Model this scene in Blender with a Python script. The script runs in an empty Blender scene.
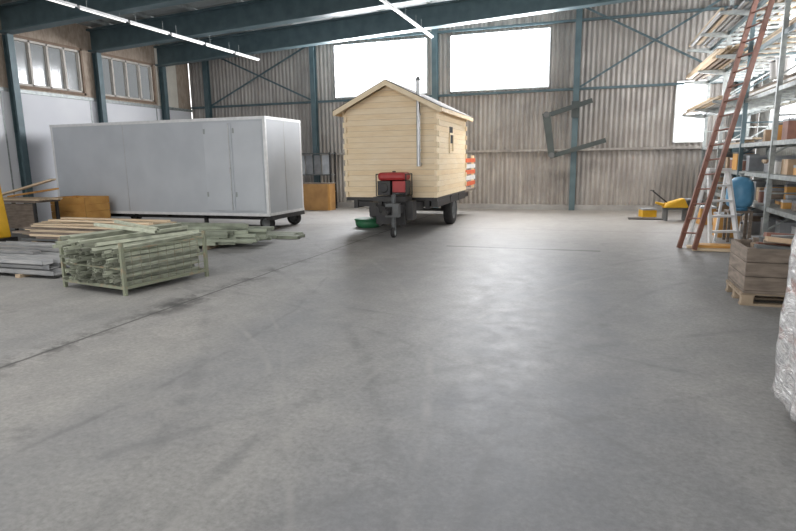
import bpy, bmesh, math, random
from mathutils import Vector, Matrix, Euler
from mathutils import noise as mn
random.seed(7)
sc=bpy.context.scene; COL=sc.collection
R=random.uniform

# ---------------------------------------------------------------- materials
def mat(name,c1,c2=None,scale=4,rough=.6,metal=0,bump=0,stretch=(1,1,1),emit=0,detail=5,rand=0.0,lo=.35,hi=.65,bdist=.02):
    m=bpy.data.materials.new(name); m.use_nodes=True
    nt=m.node_tree; N=nt.nodes; L=nt.links
    b=N['Principled BSDF']; b.inputs['Roughness'].default_value=rough; b.inputs['Metallic'].default_value=metal
    c2=c2 or tuple(x*.85 for x in c1)
    tc=N.new('ShaderNodeTexCoord'); mp=N.new('ShaderNodeMapping'); mp.inputs['Scale'].default_value=stretch
    no=N.new('ShaderNodeTexNoise'); no.inputs['Scale'].default_value=scale; no.inputs['Detail'].default_value=detail
    rp=N.new('ShaderNodeValToRGB'); rp.color_ramp.elements[0].position=lo; rp.color_ramp.elements[1].position=hi
    rp.color_ramp.elements[0].color=(*c1,1); rp.color_ramp.elements[1].color=(*c2,1)
    L.new(tc.outputs['Object'],mp.inputs['Vector']); L.new(mp.outputs[0],no.inputs['Vector']); L.new(no.outputs['Fac'],rp.inputs[0])
    out=rp.outputs[0]
    if rand:
        oi=N.new('ShaderNodeObjectInfo'); mr=N.new('ShaderNodeMapRange'); hs=N.new('ShaderNodeHueSaturation')
        mr.inputs['To Min'].default_value=1-rand; mr.inputs['To Max'].default_value=1+rand
        L.new(oi.outputs['Random'],mr.inputs['Value']); L.new(mr.outputs[0],hs.inputs['Value']); L.new(out,hs.inputs['Color']); out=hs.outputs[0]
    L.new(out,b.inputs['Base Color'])
    if bump:
        bp=N.new('ShaderNodeBump'); bp.inputs['Strength'].default_value=bump; bp.inputs['Distance'].default_value=bdist
        L.new(no.outputs['Fac'],bp.inputs['Height']); L.new(bp.outputs[0],b.inputs['Normal'])
    if emit:
        b.inputs['Emission Color'].default_value=(*c1,1); b.inputs['Emission Strength'].default_value=emit
    return m

M={}
M['corr_r']=mat('pale_sheet',(.60,.60,.58),(.47,.47,.46),scale=1.2,rough=.6,stretch=(1,1.6,.3))
M['ceil']=mat('roof_sheet',(.40,.42,.415),(.31,.33,.325),scale=.8,rough=.6)
M['green']=mat('blue_green_steel',(.100,.150,.168),(.072,.114,.128),scale=3,rough=.5,metal=.1)
M['panelwall']=mat('pale_wall_panel',(.80,.81,.84),(.73,.74,.78),scale=.7,rough=.6)
M['cream']=mat('cream_panel',(.80,.76,.68),(.72,.68,.60),rough=.6)
M['kerb']=mat('kerb_concrete',(.42,.41,.40),(.32,.31,.30),scale=2,rough=.8)
M['brick']=mat('brown_timber_band',(.44,.36,.29),(.32,.255,.20),scale=5,rough=.8,stretch=(1,3,1))
M['wframe']=mat('pale_window_frame',(.66,.62,.57),(.56,.52,.47),rough=.6)
M['wsurround']=mat('brown_window_surround',(.27,.19,.135),(.20,.14,.10),rough=.7)
M['gframe']=mat('grey_window_frame',(.7,.7,.7),rough=.5)
M['white']=mat('blue_grey_panel',(.52,.55,.59),(.46,.49,.53),scale=1.2,rough=.42)
M['whitedoor']=mat('pale_door',(.56,.59,.63),(.51,.54,.58),scale=1.5,rough=.4)
M['alu']=mat('aluminium',(.55,.56,.57),(.45,.46,.47),scale=8,rough=.38,metal=.8)
M['palealu']=mat('pale_aluminium',(.80,.81,.82),(.70,.71,.72),scale=8,rough=.45,metal=.1)
M['galv']=mat('galvanised',(.40,.43,.42),(.28,.30,.30),scale=10,rough=.5,metal=.4)
M['black']=mat('black_steel',(.025,.025,.028),(.04,.038,.036),scale=6,rough=.5,metal=.2)
M['rubber']=mat('tyre_rubber',(.022,.022,.024),(.035,.034,.033),scale=9,rough=.8)
M['pine2']=mat('pine_side',(.80,.64,.43),(.70,.53,.34),scale=3,rough=.6,stretch=(1,1,9),detail=6)
M['pinetrim']=mat('light_pine_trim',(.90,.76,.55),(.82,.67,.46),scale=6,rough=.6)
M['groove']=mat('pine_joint_shadow',(.50,.38,.25),rough=.8)
M['timber']=mat('timber',(.70,.57,.41),(.54,.42,.29),scale=4,rough=.7,stretch=(.4,4,4),rand=.22)
M['timbery']=mat('timber_along',(.64,.51,.36),(.46,.355,.24),scale=4,rough=.7,stretch=(4,.4,4),rand=.4)
M['oldwood']=mat('weathered_wood',(.26,.21,.17),(.16,.13,.105),scale=4,rough=.85,stretch=(1,1,5),rand=.2,bump=.3)
M['pallet']=mat('pallet_wood',(.40,.31,.22),(.28,.22,.155),scale=5,rough=.85,rand=.2)
M['felt']=mat('roof_felt',(.13,.115,.10),(.09,.08,.07),scale=20,rough=.9)
M['pipe']=mat('green_grey_paint',(.40,.42,.34),(.27,.29,.23),scale=6,rough=.55,metal=.1,rand=.5)
M['pipe2']=mat('olive_paint',(.31,.34,.27),(.22,.245,.19),scale=5,rough=.55,rand=.35)
M['cage']=mat('cage_paint',(.24,.26,.19),(.33,.24,.16),scale=7,rough=.6,metal=.2,lo=.5,hi=.7)
M['red']=mat('red_enamel',(.40,.025,.025),(.32,.02,.02),rough=.4)
M['redpaint']=mat('orange_red_paint',(.75,.16,.06),(.65,.12,.05),rough=.5)
M['whitepaint']=mat('white_paint',(.80,.79,.77),rough=.5)
M['tub']=mat('green_plastic',(.025,.15,.065),(.02,.11,.05),rough=.5)
M['yellow']=mat('yellow_enamel',(.78,.46,.03),(.66,.37,.02),rough=.45)
M['orange']=mat('orange_ply',(.66,.36,.10),(.54,.27,.07),scale=3,rough=.6,rand=.15)
M['orangep']=mat('orange_brown_panel',(.50,.28,.10),(.38,.20,.07),scale=3,rough=.6)
M['blue']=mat('blue_plastic',(.13,.36,.58),(.09,.28,.48),rough=.35)
M['card']=mat('cardboard',(.48,.35,.24),(.36,.26,.17),scale=3,rough=.85,rand=.3)
M['tape']=mat('packing_tape',(.55,.43,.28),rough=.4)
M['rust']=mat('red_brown_paint',(.30,.14,.10),(.21,.10,.075),scale=6,rough=.6)
M['darkgrey']=mat('dark_steel',(.10,.11,.115),(.15,.155,.155),scale=3,rough=.5,metal=.2,rand=.2)
M['armgrey']=mat('arm_paint',(.060,.075,.072),(.045,.055,.053),scale=3,rough=.5)
M['midgrey']=mat('grey_steel',(.30,.31,.32),(.40,.40,.40),scale=3,rough=.45,metal=.3,rand=.3)
M['plastic']=mat('grey_plastic',(.38,.40,.42),(.28,.29,.31),rough=.5,rand=.55)
M['tube']=mat('lamp_tube',(1,.98,.95),rough=.4,emit=.9)
M['housing']=mat('lamp_housing',(.7,.7,.7),rough=.4)

def glassmat(nm,tint,f):
    m=bpy.data.materials.new(nm); m.use_nodes=True; nt=m.node_tree; N=nt.nodes; L=nt.links
    N.clear(); o=N.new('ShaderNodeOutputMaterial'); mx=N.new('ShaderNodeMixShader'); t=N.new('ShaderNodeBsdfTransparent'); g=N.new('ShaderNodeBsdfGlossy')
    g.inputs['Roughness'].default_value=.15; mx.inputs[0].default_value=f
    t.inputs[0].default_value=(*tint,1)
    L.new(t.outputs[0],mx.inputs[1]); L.new(g.outputs[0],mx.inputs[2]); L.new(mx.outputs[0],o.inputs[0]); return m
M['glass']=glassmat('window_glazing',(.97,.98,1),.05)
M['dimglass']=glassmat('dimmed_glazing',(.31,.32,.325),.06)  # grey tint puts the dimmer daylight outside into the glass colour

class NG:
    def __init__(s,name):
        m=bpy.data.materials.new(name); m.use_nodes=True; s.m=m; s.N=m.node_tree.nodes; s.L=m.node_tree.links
        s.b=s.N['Principled BSDF']; s.tc=s.N.new('ShaderNodeTexCoord')
    def noise(s,scale,detail=6,st=(1,1,1),dist=0,ro=.55,rot=(0,0,0),loc=(0,0,0)):
        mp=s.N.new('ShaderNodeMapping'); mp.inputs['Scale'].default_value=st; mp.inputs['Rotation'].default_value=rot; mp.inputs['Location'].default_value=loc
        n=s.N.new('ShaderNodeTexNoise'); n.inputs['Scale'].default_value=scale; n.inputs['Detail'].default_value=detail
        n.inputs['Distortion'].default_value=dist; n.inputs['Roughness'].default_value=ro
        s.L.new(s.tc.outputs['Object'],mp.inputs[0]); s.L.new(mp.outputs[0],n.inputs['Vector']); return n.outputs['Fac']
    def math(s,op,a,bb=None,c=None):
        n=s.N.new('ShaderNodeMath'); n.operation=op
        for i,v in enumerate([a,bb,c]):
            if v is None: continue
            if isinstance(v,(int,float)): n.inputs[i].default_value=v
            else: s.L.new(v,n.inputs[i])
        return n.outputs[0]
    def ramp(s,f,p0,p1,c0,c1):
        r=s.N.new('ShaderNodeValToRGB'); e=r.color_ramp.elements; e[0].position=p0;e[1].position=p1; e[0].color=(*c0,1); e[1].color=(*c1,1)
        s.L.new(f,r.inputs[0]); return r.outputs[0]
    def mix(s,f,a,bb,mode='MIX'):
        n=s.N.new('ShaderNodeMix'); n.data_type='RGBA'; n.blend_type=mode
        if isinstance(f,(int,float)): n.inputs[0].default_value=f
        else: s.L.new(f,n.inputs[0])
        for i,v in ((6,a),(7,bb)):
            if isinstance(v,tuple): n.inputs[i].default_value=(*v,1)
            else: s.L.new(v,n.inputs[i])
        return n.outputs[2]
    def soft(s,f,a,bb,lo=0,hi=1):
        mr=s.N.new('ShaderNodeMapRange'); mr.inputs['From Min'].default_value=a; mr.inputs['From Max'].default_value=bb
        mr.inputs['To Min'].default_value=lo; mr.inputs['To Max'].default_value=hi; s.L.new(f,mr.inputs[0]); return mr.outputs[0]
def floormat():
    g=NG('concrete_floor'); N,L,b,tc=g.N,g.L,g.b,g.tc; noise,math_,ramp,mix,soft=g.noise,g.math,g.ramp,g.mix,g.soft
    big=noise(.22,5,(1,.6,1),.3,.5); mid=noise(2.4,9,(1,.8,1),.2,.72); fine=noise(26,6,ro=.75); blot=noise(.9,9,(1,.7,1),.4,.72,loc=(5,3,0))
    c=ramp(big,.34,.66,(.188,.192,.198),(.240,.236,.228))
    c=mix(.45,c,ramp(mid,.28,.72,(.33,.33,.34),(.67,.67,.66)),'OVERLAY')
    c=mix(.45,c,ramp(blot,.34,.66,(.38,.39,.40),(.62,.61,.60)),'OVERLAY')
    c=mix(.60,c,ramp(fine,.3,.7,(.28,.28,.28),(.72,.72,.72)),'OVERLAY')
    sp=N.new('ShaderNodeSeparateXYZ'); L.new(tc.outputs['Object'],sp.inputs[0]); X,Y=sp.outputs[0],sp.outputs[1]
    c=mix(soft(Y,9,19,0,.45),c,(.43,.39,.35))  # bright light spill on the far floor painted into the colour
    wob=noise(1.0,4,ro=.5); brk=noise(2.1,8,(1,1,1),.2,.72,loc=(2,9,0)); brk2=noise(4.5,8,(1,1,1),.2,.75,loc=(7,1,0))
    for (cx,wd,f) in ((-.35,1.25,.60),(-2.9,.8,.35)):
        lx=math_('ABSOLUTE',math_('ADD',math_('SUBTRACT',X,cx),math_('MULTIPLY',math_('SUBTRACT',wob,.5),1.6)))
        lane=math_('MULTIPLY',math_('MULTIPLY',soft(lx,wd,wd*.35),soft(brk,.30,.60,.35,1)),soft(Y,14,8,.2,1))
        c=mix(math_('MULTIPLY',lane,f),c,(.122,.131,.150))
    def arc(cx,cy,r,w,f,dark=True):
        nonlocal c
        dx=math_('SUBTRACT',X,cx); dy=math_('SUBTRACT',Y,cy)
        d=math_('SQRT',math_('ADD',math_('MULTIPLY',dx,dx),math_('MULTIPLY',dy,dy)))
        d=math_('ABSOLUTE',math_('SUBTRACT',math_('ADD',d,math_('MULTIPLY',wob,.18)),r))
        k=math_('MULTIPLY',soft(d,w,w*.2),soft(brk,.42,.62,0,f))
        c=mix(k,c,(.115,.117,.122) if dark else (.29,.285,.275))
    for a in ((-13,-2,11.6,.09,.55),(-13,-2,13.0,.09,.55),(9,3,9.6,.08,.45),(9,3,11.0,.08,.45),(-9,-6,13.3,.05,.45),(-6,-9,15.5,.05,.45),(-14,4,11.0,.04,.5),(7,-4,10.5,.07,.45),(7,-4,11.7,.07,.45)): arc(*a)
    for a in ((-11,-3,11.1,.04,.4,False),(10,2,11.9,.05,.4,False),(-16,0,15.5,.05,.35,False),(-13,-2,12.3,.03,.35,False)): arc(*a)
    xw=math_('ADD',X,math_('MULTIPLY',math_('SUBTRACT',wob,.5),.06))
    dx=math_('ABSOLUTE',math_('ADD',xw,4.72),0)
    j1=math_('LESS_THAN',dx,.020)
    dy=math_('ABSOLUTE',math_('SUBTRACT',Y,11.07),0)
    j2=math_('MULTIPLY',math_('LESS_THAN',dy,.07),math_('LESS_THAN',math_('ABSOLUTE',math_('ADD',X,1.25),0),1.45))
    dy3=math_('ABSOLUTE',math_('SUBTRACT',math_('ADD',Y,math_('MULTIPLY',wob,.1)),14.2),0)
    j3=math_('LESS_THAN',dy3,.014)
    j=math_('MAXIMUM',math_('MAXIMUM',j1,j2),j3)
    c=mix(math_('MULTIPLY',j,.75),c,(.05,.05,.05))
    st=math_('MULTIPLY',soft(dx,.32,.03),soft(noise(2.0,8,ro=.75),.48,.58))
    c=mix(math_('MULTIPLY',st,.7),c,(.05,.05,.05))
    ex=math_('ADD',X,4.75); ey=math_('SUBTRACT',Y,5.7)
    dd=math_('SQRT',math_('ADD',math_('MULTIPLY',math_('MULTIPLY',ex,ex),4),math_('MULTIPLY',ey,ey)))
    c=mix(math_('MULTIPLY',soft(dd,.8,.2),soft(brk,.40,.52,0,.85)),c,(.045,.045,.045))
    c=mix(math_('MULTIPLY',soft(noise(1.3,9,(1,1,1),.3,.75),.58,.68),.45),c,(.105,.105,.108))
    L.new(c,b.inputs['Base Color'])
    rr=math_('ADD',soft(brk2,.34,.64,.46,.56),math_('MULTIPLY',fine,.08)); L.new(rr,b.inputs['Roughness'])
    b.inputs['Specular IOR Level'].default_value=.42
    hgt=math_('ADD',math_('MULTIPLY',mid,.7),math_('MULTIPLY',fine,.35))
    bp=N.new('ShaderNodeBump'); bp.inputs['Strength'].default_value=.22; bp.inputs['Distance'].default_value=.006; L.new(hgt,bp.inputs['Height']); L.new(bp.outputs[0],b.inputs['Normal'])
    return g.m
M['floor']=floormat()
def pinemat(z0,dz):
    g=NG('natural_pine_boards'); b=g.b
    sp=g.N.new('ShaderNodeSeparateXYZ'); g.L.new(g.tc.outputs['Object'],sp.inputs[0])
    k=g.math('FLOOR',g.math('DIVIDE',g.math('ADD',sp.outputs[2],z0),dz)); wn=g.N.new('ShaderNodeTexWhiteNoise'); wn.noise_dimensions='1D'; g.L.new(k,wn.inputs['W'])
    gr=g.noise(5,7,(.6,.6,14),.6,.65); gr2=g.noise(1.6,5,(1,1,3),.3,.6)
    c=g.ramp(gr,.3,.7,(.89,.74,.53),(.76,.60,.39))
    c=g.mix(.40,c,g.ramp(wn.outputs[0],0,1,(.39,.38,.37),(.61,.61,.61)),'OVERLAY')
    c=g.mix(.35,c,g.ramp(gr2,.35,.65,(.40,.39,.38),(.60,.60,.60)),'OVERLAY')
    g.L.new(c,b.inputs['Base Color']); b.inputs['Roughness'].default_value=.6; return g.m
NF=20; NW=16
M['pine']=pinemat(1.30,2.60/NF)
M['pinew']=pinemat(1.02,2.04/NW)
PER=.155
def corrmat():
    g=NG('weathered_corrugated_sheet'); N,L,b=g.N,g.L,g.b
    big=g.noise(.55,8,(1,1,.8),.6,.65); streak=g.noise(2.2,7,(3,1,.16),0,.65); patch=g.noise(.8,8,(1,1,.6),.8,.68,loc=(4,0,7)); lt=g.noise(.8,8,(1,1,.7),.8,.68,loc=(14,0,3))
    c=g.ramp(big,.3,.7,(.46,.43,.40),(.33,.308,.288))
    c=g.mix(.52,c,g.ramp(streak,.32,.68,(.28,.27,.26),(.72,.72,.72)),'OVERLAY')
    c=g.mix(g.soft(patch,.48,.64,0,.48),c,(.22,.20,.186))
    c=g.mix(g.soft(lt,.54,.68,0,.35),c,(.57,.55,.52))
    sp=N.new('ShaderNodeSeparateXYZ'); L.new(g.tc.outputs['Object'],sp.inputs[0])
    sh=g.math('FLOOR',g.math('DIVIDE',sp.outputs[0],.93)); wn=N.new('ShaderNodeTexWhiteNoise'); wn.noise_dimensions='2D'
    cb=N.new('ShaderNodeCombineXYZ'); L.new(sh,cb.inputs[0]); L.new(g.math('FLOOR',g.math('DIVIDE',sp.outputs[2],1.95)),cb.inputs[1]); L.new(cb.outputs[0],wn.inputs['Vector'])
    c=g.mix(.30,c,g.ramp(wn.outputs[0],0,1,(.35,.35,.35),(.65,.65,.65)),'OVERLAY')
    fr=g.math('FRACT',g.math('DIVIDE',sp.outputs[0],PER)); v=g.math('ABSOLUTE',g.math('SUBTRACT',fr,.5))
    c=g.mix(g.math('MULTIPLY',g.math('SUBTRACT',.5,v),.45),c,(.18,.165,.155))  # shade of the corrugation valleys painted as darker colour
    L.new(c,b.inputs['Base Color']); b.inputs['Roughness'].default_value=.6
    return g.m
M['corr']=corrmat()
def wrapmat():
    g=NG('clear_stretch_film'); b=g.b
    a=g.noise(6,6,(1,1,2.5),1.5,.6); r=g.noise(4,4,(1,1,3),.4,.5,loc=(3,1,2))
    sp=g.N.new('ShaderNodeSeparateXYZ'); g.L.new(g.tc.outputs['Object'],sp.inputs[0])
    c=g.ramp(a,.35,.65,(.66,.66,.66),(.40,.40,.41))
    c=g.mix(g.math('MULTIPLY',g.soft(r,.50,.60,0,.65),g.soft(sp.outputs[2],.2,.6,.15,1)),c,(.34,.16,.12))
    g.L.new(c,b.inputs['Base Color']); b.inputs['Roughness'].default_value=.18
    v=g.N.new('ShaderNodeTexVoronoi'); v.inputs['Scale'].default_value=9; v.feature='DISTANCE_TO_EDGE'
    mp=g.N.new('ShaderNodeMapping'); mp.inputs['Scale'].default_value=(1,1,.6); g.L.new(g.tc.outputs['Object'],mp.inputs[0]); g.L.new(mp.outputs[0],v.inputs['Vector'])
    h=g.math('ADD',v.outputs['Distance'],a)
    bp=g.N.new('ShaderNodeBump'); bp.inputs['Strength'].default_value=.9; bp.inputs['Distance'].default_value=.03; g.L.new(h,bp.inputs['Height']); g.L.new(bp.outputs[0],b.inputs['Normal'])
    return g.m
M['wrap']=wrapmat()

# ---------------------------------------------------------------- mesh builder
class MB:
    def __init__(s): s.bm=bmesh.new(); s.mi=0
    def _fin(s,vs):
        for v in vs:
            for f in v.link_faces: f.material_index=s.mi
    def box(s,c,d,rot=None):
        vs=bmesh.ops.create_cube(s.bm,size=1)['verts']
        T=Matrix.Translation(c)
        if rot: T=T@Euler(rot).to_matrix().to_4x4()
        T=T@Matrix.Diagonal((*d,1)); bmesh.ops.transform(s.bm,matrix=T,verts=vs); s._fin(vs); return s
    def b2(s,x0,x1,y0,y1,z0,z1): return s.box(((x0+x1)/2,(y0+y1)/2,(z0+z1)/2),(abs(x1-x0),abs(y1-y0),abs(z1-z0)))
    def cyl(s,p0,p1,r,seg=14,r2=None):
        p0=Vector(p0);p1=Vector(p1);d=p1-p0
        vs=bmesh.ops.create_cone(s.bm,cap_ends=True,segments=seg,radius1=r,radius2=r if r2 is None else r2,depth=d.length)['verts']
        T=Matrix.Translation((p0+p1)/2)@d.to_track_quat('Z','Y').to_matrix().to_4x4()
        bmesh.ops.transform(s.bm,matrix=T,verts=vs); s._fin(vs); return s
    def beam(s,p0,p1,w,h,up=(0,0,1)):
        p0=Vector(p0);p1=Vector(p1);d=(p1-p0);l=d.length;d.normalize();sd=d.cross(Vector(up)).normalized();u=sd.cross(d)
        vs=bmesh.ops.create_cube(s.bm,size=1)['verts']
        Mx=Matrix((sd,d,u)).transposed().to_4x4()
        bmesh.ops.transform(s.bm,matrix=Matrix.Translation((p0+p1)/2)@Mx@Matrix.Diagonal((w,l,h,1)),verts=vs); s._fin(vs); return s
    def hexa(s,p):
        v=[s.bm.verts.new(q) for q in p]
        for f in ((3,2,1,0),(4,5,6,7),(0,1,5,4),(1,2,6,5),(2,3,7,6),(3,0,4,7)):
            s.bm.faces.new([v[i] for i in f]).material_index=s.mi
        return s
    def tube(s,p0,p1,r,ri,seg=12,ph=0):
        p0=Vector(p0);p1=Vector(p1);q=(p1-p0).to_track_quat('Z','Y')
        rings=[]
        for p,rr in ((p0,ri),(p0,r),(p1,r),(p1,ri)):
            rings.append([s.bm.verts.new(p+q@Vector((rr*math.cos(ph+2*math.pi*i/seg),rr*math.sin(ph+2*math.pi*i/seg),0))) for i in range(seg)])
        for a in range(4):
            A,B=rings[a],rings[(a+1)%4]
            for i in range(seg):
                f=s.bm.faces.new((A[i],A[(i+1)%seg],B[(i+1)%seg],B[i])); f.material_index=s.mi
        return s
    def lathe(s,prof,c,axis='Z',seg=28):
        c=Vector(c); rings=[]
        for r,h in prof:
            ring=[]
            for i in range(seg):
                a=2*math.pi*i/seg; x,y,z=r*math.cos(a),r*math.sin(a),h
                if axis=='X': x,y,z=z,x,y
                if axis=='Y': x,y,z=y,z,x
                ring.append(s.bm.verts.new(c+Vector((x,y,z))))
            rings.append(ring)
        for A,B in zip(rings,rings[1:]):
            for i in range(seg):
                f=s.bm.faces.new((A[i],A[(i+1)%seg],B[(i+1)%seg],B[i])); f.material_index=s.mi; f.smooth=True
        return s

def props(o,label=None,cat=None,group=None,kind=None):
    if label: o['label']=label
    if cat: o['category']=cat
    if group: o['group']=group
    if kind: o['kind']=kind
def mk(name,mb,mats,parent=None,label=None,cat=None,group=None,kind=None,bev=0,recenter=True,smooth=False):
    bm=mb.bm; bmesh.ops.recalc_face_normals(bm,faces=bm.faces)
    me=bpy.data.meshes.new(name)
    off=Vector((0,0,0))
    if recenter and len(bm.verts):
        xs=[v.co.x for v in bm.verts];ys=[v.co.y for v in bm.verts];zs=[v.co.z for v in bm.verts]
        off=Vector(((min(xs)+max(xs))/2,(min(ys)+max(ys))/2,min(zs) if parent is None else (min(zs)+max(zs))/2))
        bmesh.ops.translate(bm,vec=-off,verts=bm.verts)
    if smooth:
        for f in bm.faces: f.smooth=True
    bm.to_mesh(me); bm.free()
    for m in (mats if isinstance(mats,(list,tuple)) else [mats]): me.materials.append(M[m])
    o=bpy.data.objects.new(name,me); o.location=off; COL.objects.link(o)
    if parent: o.parent=parent
    if bev:
        bv=o.modifiers.new('bevel','BEVEL'); bv.width=bev; bv.segments=2; bv.limit_method='ANGLE'
    props(o,label,cat,group,kind); return o
def mks(name,mb,mats,parent,**kw):
    bm=mb.bm; seen=set(); out=[]
    bm.verts.ensure_lookup_table()
    for v in list(bm.verts):
        if v in seen: continue
        st=[v]; isl=[]; seen.add(v)
        while st:
            a=st.pop(); isl.append(a)
            for e in a.link_edges:
                w=e.other_vert(a)
                if w not in seen: seen.add(w); st.append(w)
        n=MB(); mp={a:n.bm.verts.new(a.co) for a in isl}
        for f in {f for a in isl for f in a.link_faces}:
            nf=n.bm.faces.new([mp[x] for x in f.verts]); nf.material_index=f.material_index; nf.smooth=f.smooth
        out.append(mk(name,n,mats,parent,**kw))
    bm.free(); return out
def thing(name,loc,label,cat,rotz=0,group=None,kind=None):
    e=bpy.data.objects.new(name,None); e.empty_display_size=.2; e.location=loc; e.rotation_euler=(0,0,rotz); COL.objects.link(e)
    props(e,label,cat,group,kind); return e
def dup(o,loc=None,rot=None,parent=None):
    c=o.copy(); COL.objects.link(c)
    if parent: c.parent=parent
    if loc is not None: c.location=loc
    if rot is not None: c.rotation_euler=rot
    for ch in o.children:
        dup(ch,parent=c)
    return c

# ---------------------------------------------------------------- room
XL,XR,YB,YF=-15.4,4.6,20.0,-6.0
zc=lambda x:6.0+.048*(x-XL)
mk('floor',MB().b2(XL-.3,XR+.3,YF,YB+.3,-.2,0),'floor',kind='structure',label='worn grey concrete hall floor with joints and stains',recenter=False)

def corr(mb,axis,fx,a0,a1,z0,z1,per=PER,dep=.045):
    n=8
    pts=[a0]; st=per/n; k=math.floor(a0/st)+1
    while k*st<a1-1e-4:
        if k*st>a0+1e-4: pts.append(k*st)
        k+=1
    pts.append(a1)
    prev=None
    for a in pts:
        f=(a/per)%1.0
        hh=.5-.5*math.cos(2*math.pi*f); hh=min(1,max(0,(hh-.5)*1.2+.5))
        o=fx+dep*hh
        zt=z1(a) if callable(z1) else z1
        if axis=='x': v=[mb.bm.verts.new((a,o,z0)),mb.bm.verts.new((a,o,zt))]
        else: v=[mb.bm.verts.new((o,a,z0)),mb.bm.verts.new((o,a,zt))]
        if prev: mb.bm.faces.new((prev[0],v[0],v[1],prev[1]))
        prev=v
def holes_wall(mb,axis,fx,a0,a1,ztop,holes,**kw):
    cuts=sorted({a0,a1,*[h[0] for h in holes],*[h[1] for h in holes]})
    for c0,c1 in zip(cuts,cuts[1:]):
        m=(c0+c1)/2; hs=sorted([(h[2],h[3]) for h in holes if h[0]<m<h[1]])
        z=0
        for h0,h1 in hs: corr(mb,axis,fx,c0,c1,z,h0,**kw); z=h1
        corr(mb,axis,fx,c0,c1,z,ztop,**kw)
W_B=[(-9.05,-5.55,3.95,5.8),(-4.75,-1.45,3.95,5.8),(2.3,3.15,2.1,3.95)]
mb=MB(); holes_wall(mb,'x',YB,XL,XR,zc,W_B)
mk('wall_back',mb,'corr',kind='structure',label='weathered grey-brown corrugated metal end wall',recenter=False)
W_R=[(11.5,18.8,2.5,5.4)]
mb=MB(); holes_wall(mb,'y',XR,YF,YB,lambda a:zc(XR),W_R)
mk('wall_right',mb,'corr_r',kind='structure',label='pale corrugated metal side wall',recenter=False)
mb=MB(); x0,x1=XL-.2,XL
W_L=[(4.2,6.4),(6.9,9.1),(9.6,11.9),(12.4,14.85),(15.4,18.0)]
mb.mi=0; mb.b2(x0,x1,YF,YB,0,3.72)
mb.mi=1; mb.b2(x0,x1,YF,18.15,3.72,3.85); mb.b2(x0,x1,YF,18.15,5.27,6.0)
ys=[YF]+[v for w in W_L for v in w]+[18.15]
for i in range(0,len(ys),2): mb.b2(x0,x1,ys[i],ys[i+1],3.85,5.27)
mb.mi=2; mb.b2(x0,x1,18.15,19.25,3.72,6.0)
mb.mi=1; mb.b2(x0,x1,19.25,YB,3.72,6.0)
mk('wall_left',mb,['panelwall','brick','cream'],kind='structure',label='white panelled lower wall with brown timber band above')
mb=MB()
for y in (3,6,9,12,15,18): mb.b2(XL,XL+.012,y-.02,y+.02,0,3.7)
mb.b2(XL,XL+.05,YF,YB,3.70,3.80)
mk('trim_1',mb,'galv',kind='structure',label='grey joint strips and top rail on wall panels')
mb=MB(); yy=YF; prev=None
while yy<=YB+.001:
    for f,hh in ((0,0),(.2,0),(.27,.05),(.42,.05)):
        y=min(yy+f,YB)
        v=[mb.bm.verts.new((XL-.2,y,zc(XL-.2)+hh)),mb.bm.verts.new((XR+.1,y,zc(XR+.1)+hh))]
        if prev: mb.bm.faces.new((prev[0],v[0],v[1],prev[1]))
        prev=v
    yy+=.5
mk('ceiling',mb,'ceil',kind='structure',label='grey profiled metal roof deck')
mk('baseboard_back',MB().b2(XL+.1,XR-.1,YB-.14,YB-.01,0,.16),'kerb',kind='structure',label='low concrete kerb under corrugated wall')
def _frame(ax,f,a0,a1,z0,z1,nx,t=.05,d=.1,tm=None):
    mb=MB(); tm=tm or t
    def B(p0,p1,q0,q1):
        if ax=='x': mb.b2(p0,p1,f-d/2,f+d/2+.04,q0,q1)
        else: mb.b2(f-d/2,f+d/2,p0,p1,q0,q1)
    B(a0,a1,z0,z0+t);B(a0,a1,z1-t,z1);B(a0,a0+t,z0,z1);B(a1-t,a1,z0,z1)
    for i in range(1,nx):
        a=a0+(a1-a0)*i/nx; B(a-tm/2,a+tm/2,z0,z1)
    return mb
def pane(w,mb,m='glass',nm='glass_pane'):
    g=mk(nm,mb,m); g.parent=w; g.location=g.location-w.location
for i,(a0,a1,z0,z1) in enumerate(W_B):
    w=mk('window_%d'%(i+1),_frame('x',YB,a0,a1,z0,z1,1,t=.03),'gframe',kind='structure',label='overexposed rectangular hall window with thin frame')
    pane(w,MB().b2(a0,a1,YB+.03,YB+.034,z0,z1))
for i,(a0,a1) in enumerate(W_L):
    w=mk('window_%d'%(i+4),_frame('y',XL-.06,a0+.07,a1-.07,3.92,5.20,4,t=.06,d=.12,tm=.06),'wframe',kind='structure',label='pale framed window with upright grey-tinted panes')
    pane(w,_frame('y',XL-.06,a0,a1,3.85,5.27,1,t=.07,d=.20),'wsurround','surround')
    pane(w,MB().b2(XL-.1,XL-.096,a0+.07,a1-.07,3.92,5.20),'dimglass')
w=mk('window_9',_frame('y',XR+.02,*W_R[0],4),'gframe',kind='structure',label='large bright side window behind storage rack')
pane(w,MB().b2(XR+.05,XR+.054,W_R[0][0],W_R[0][1],2.5,5.4))

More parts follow.
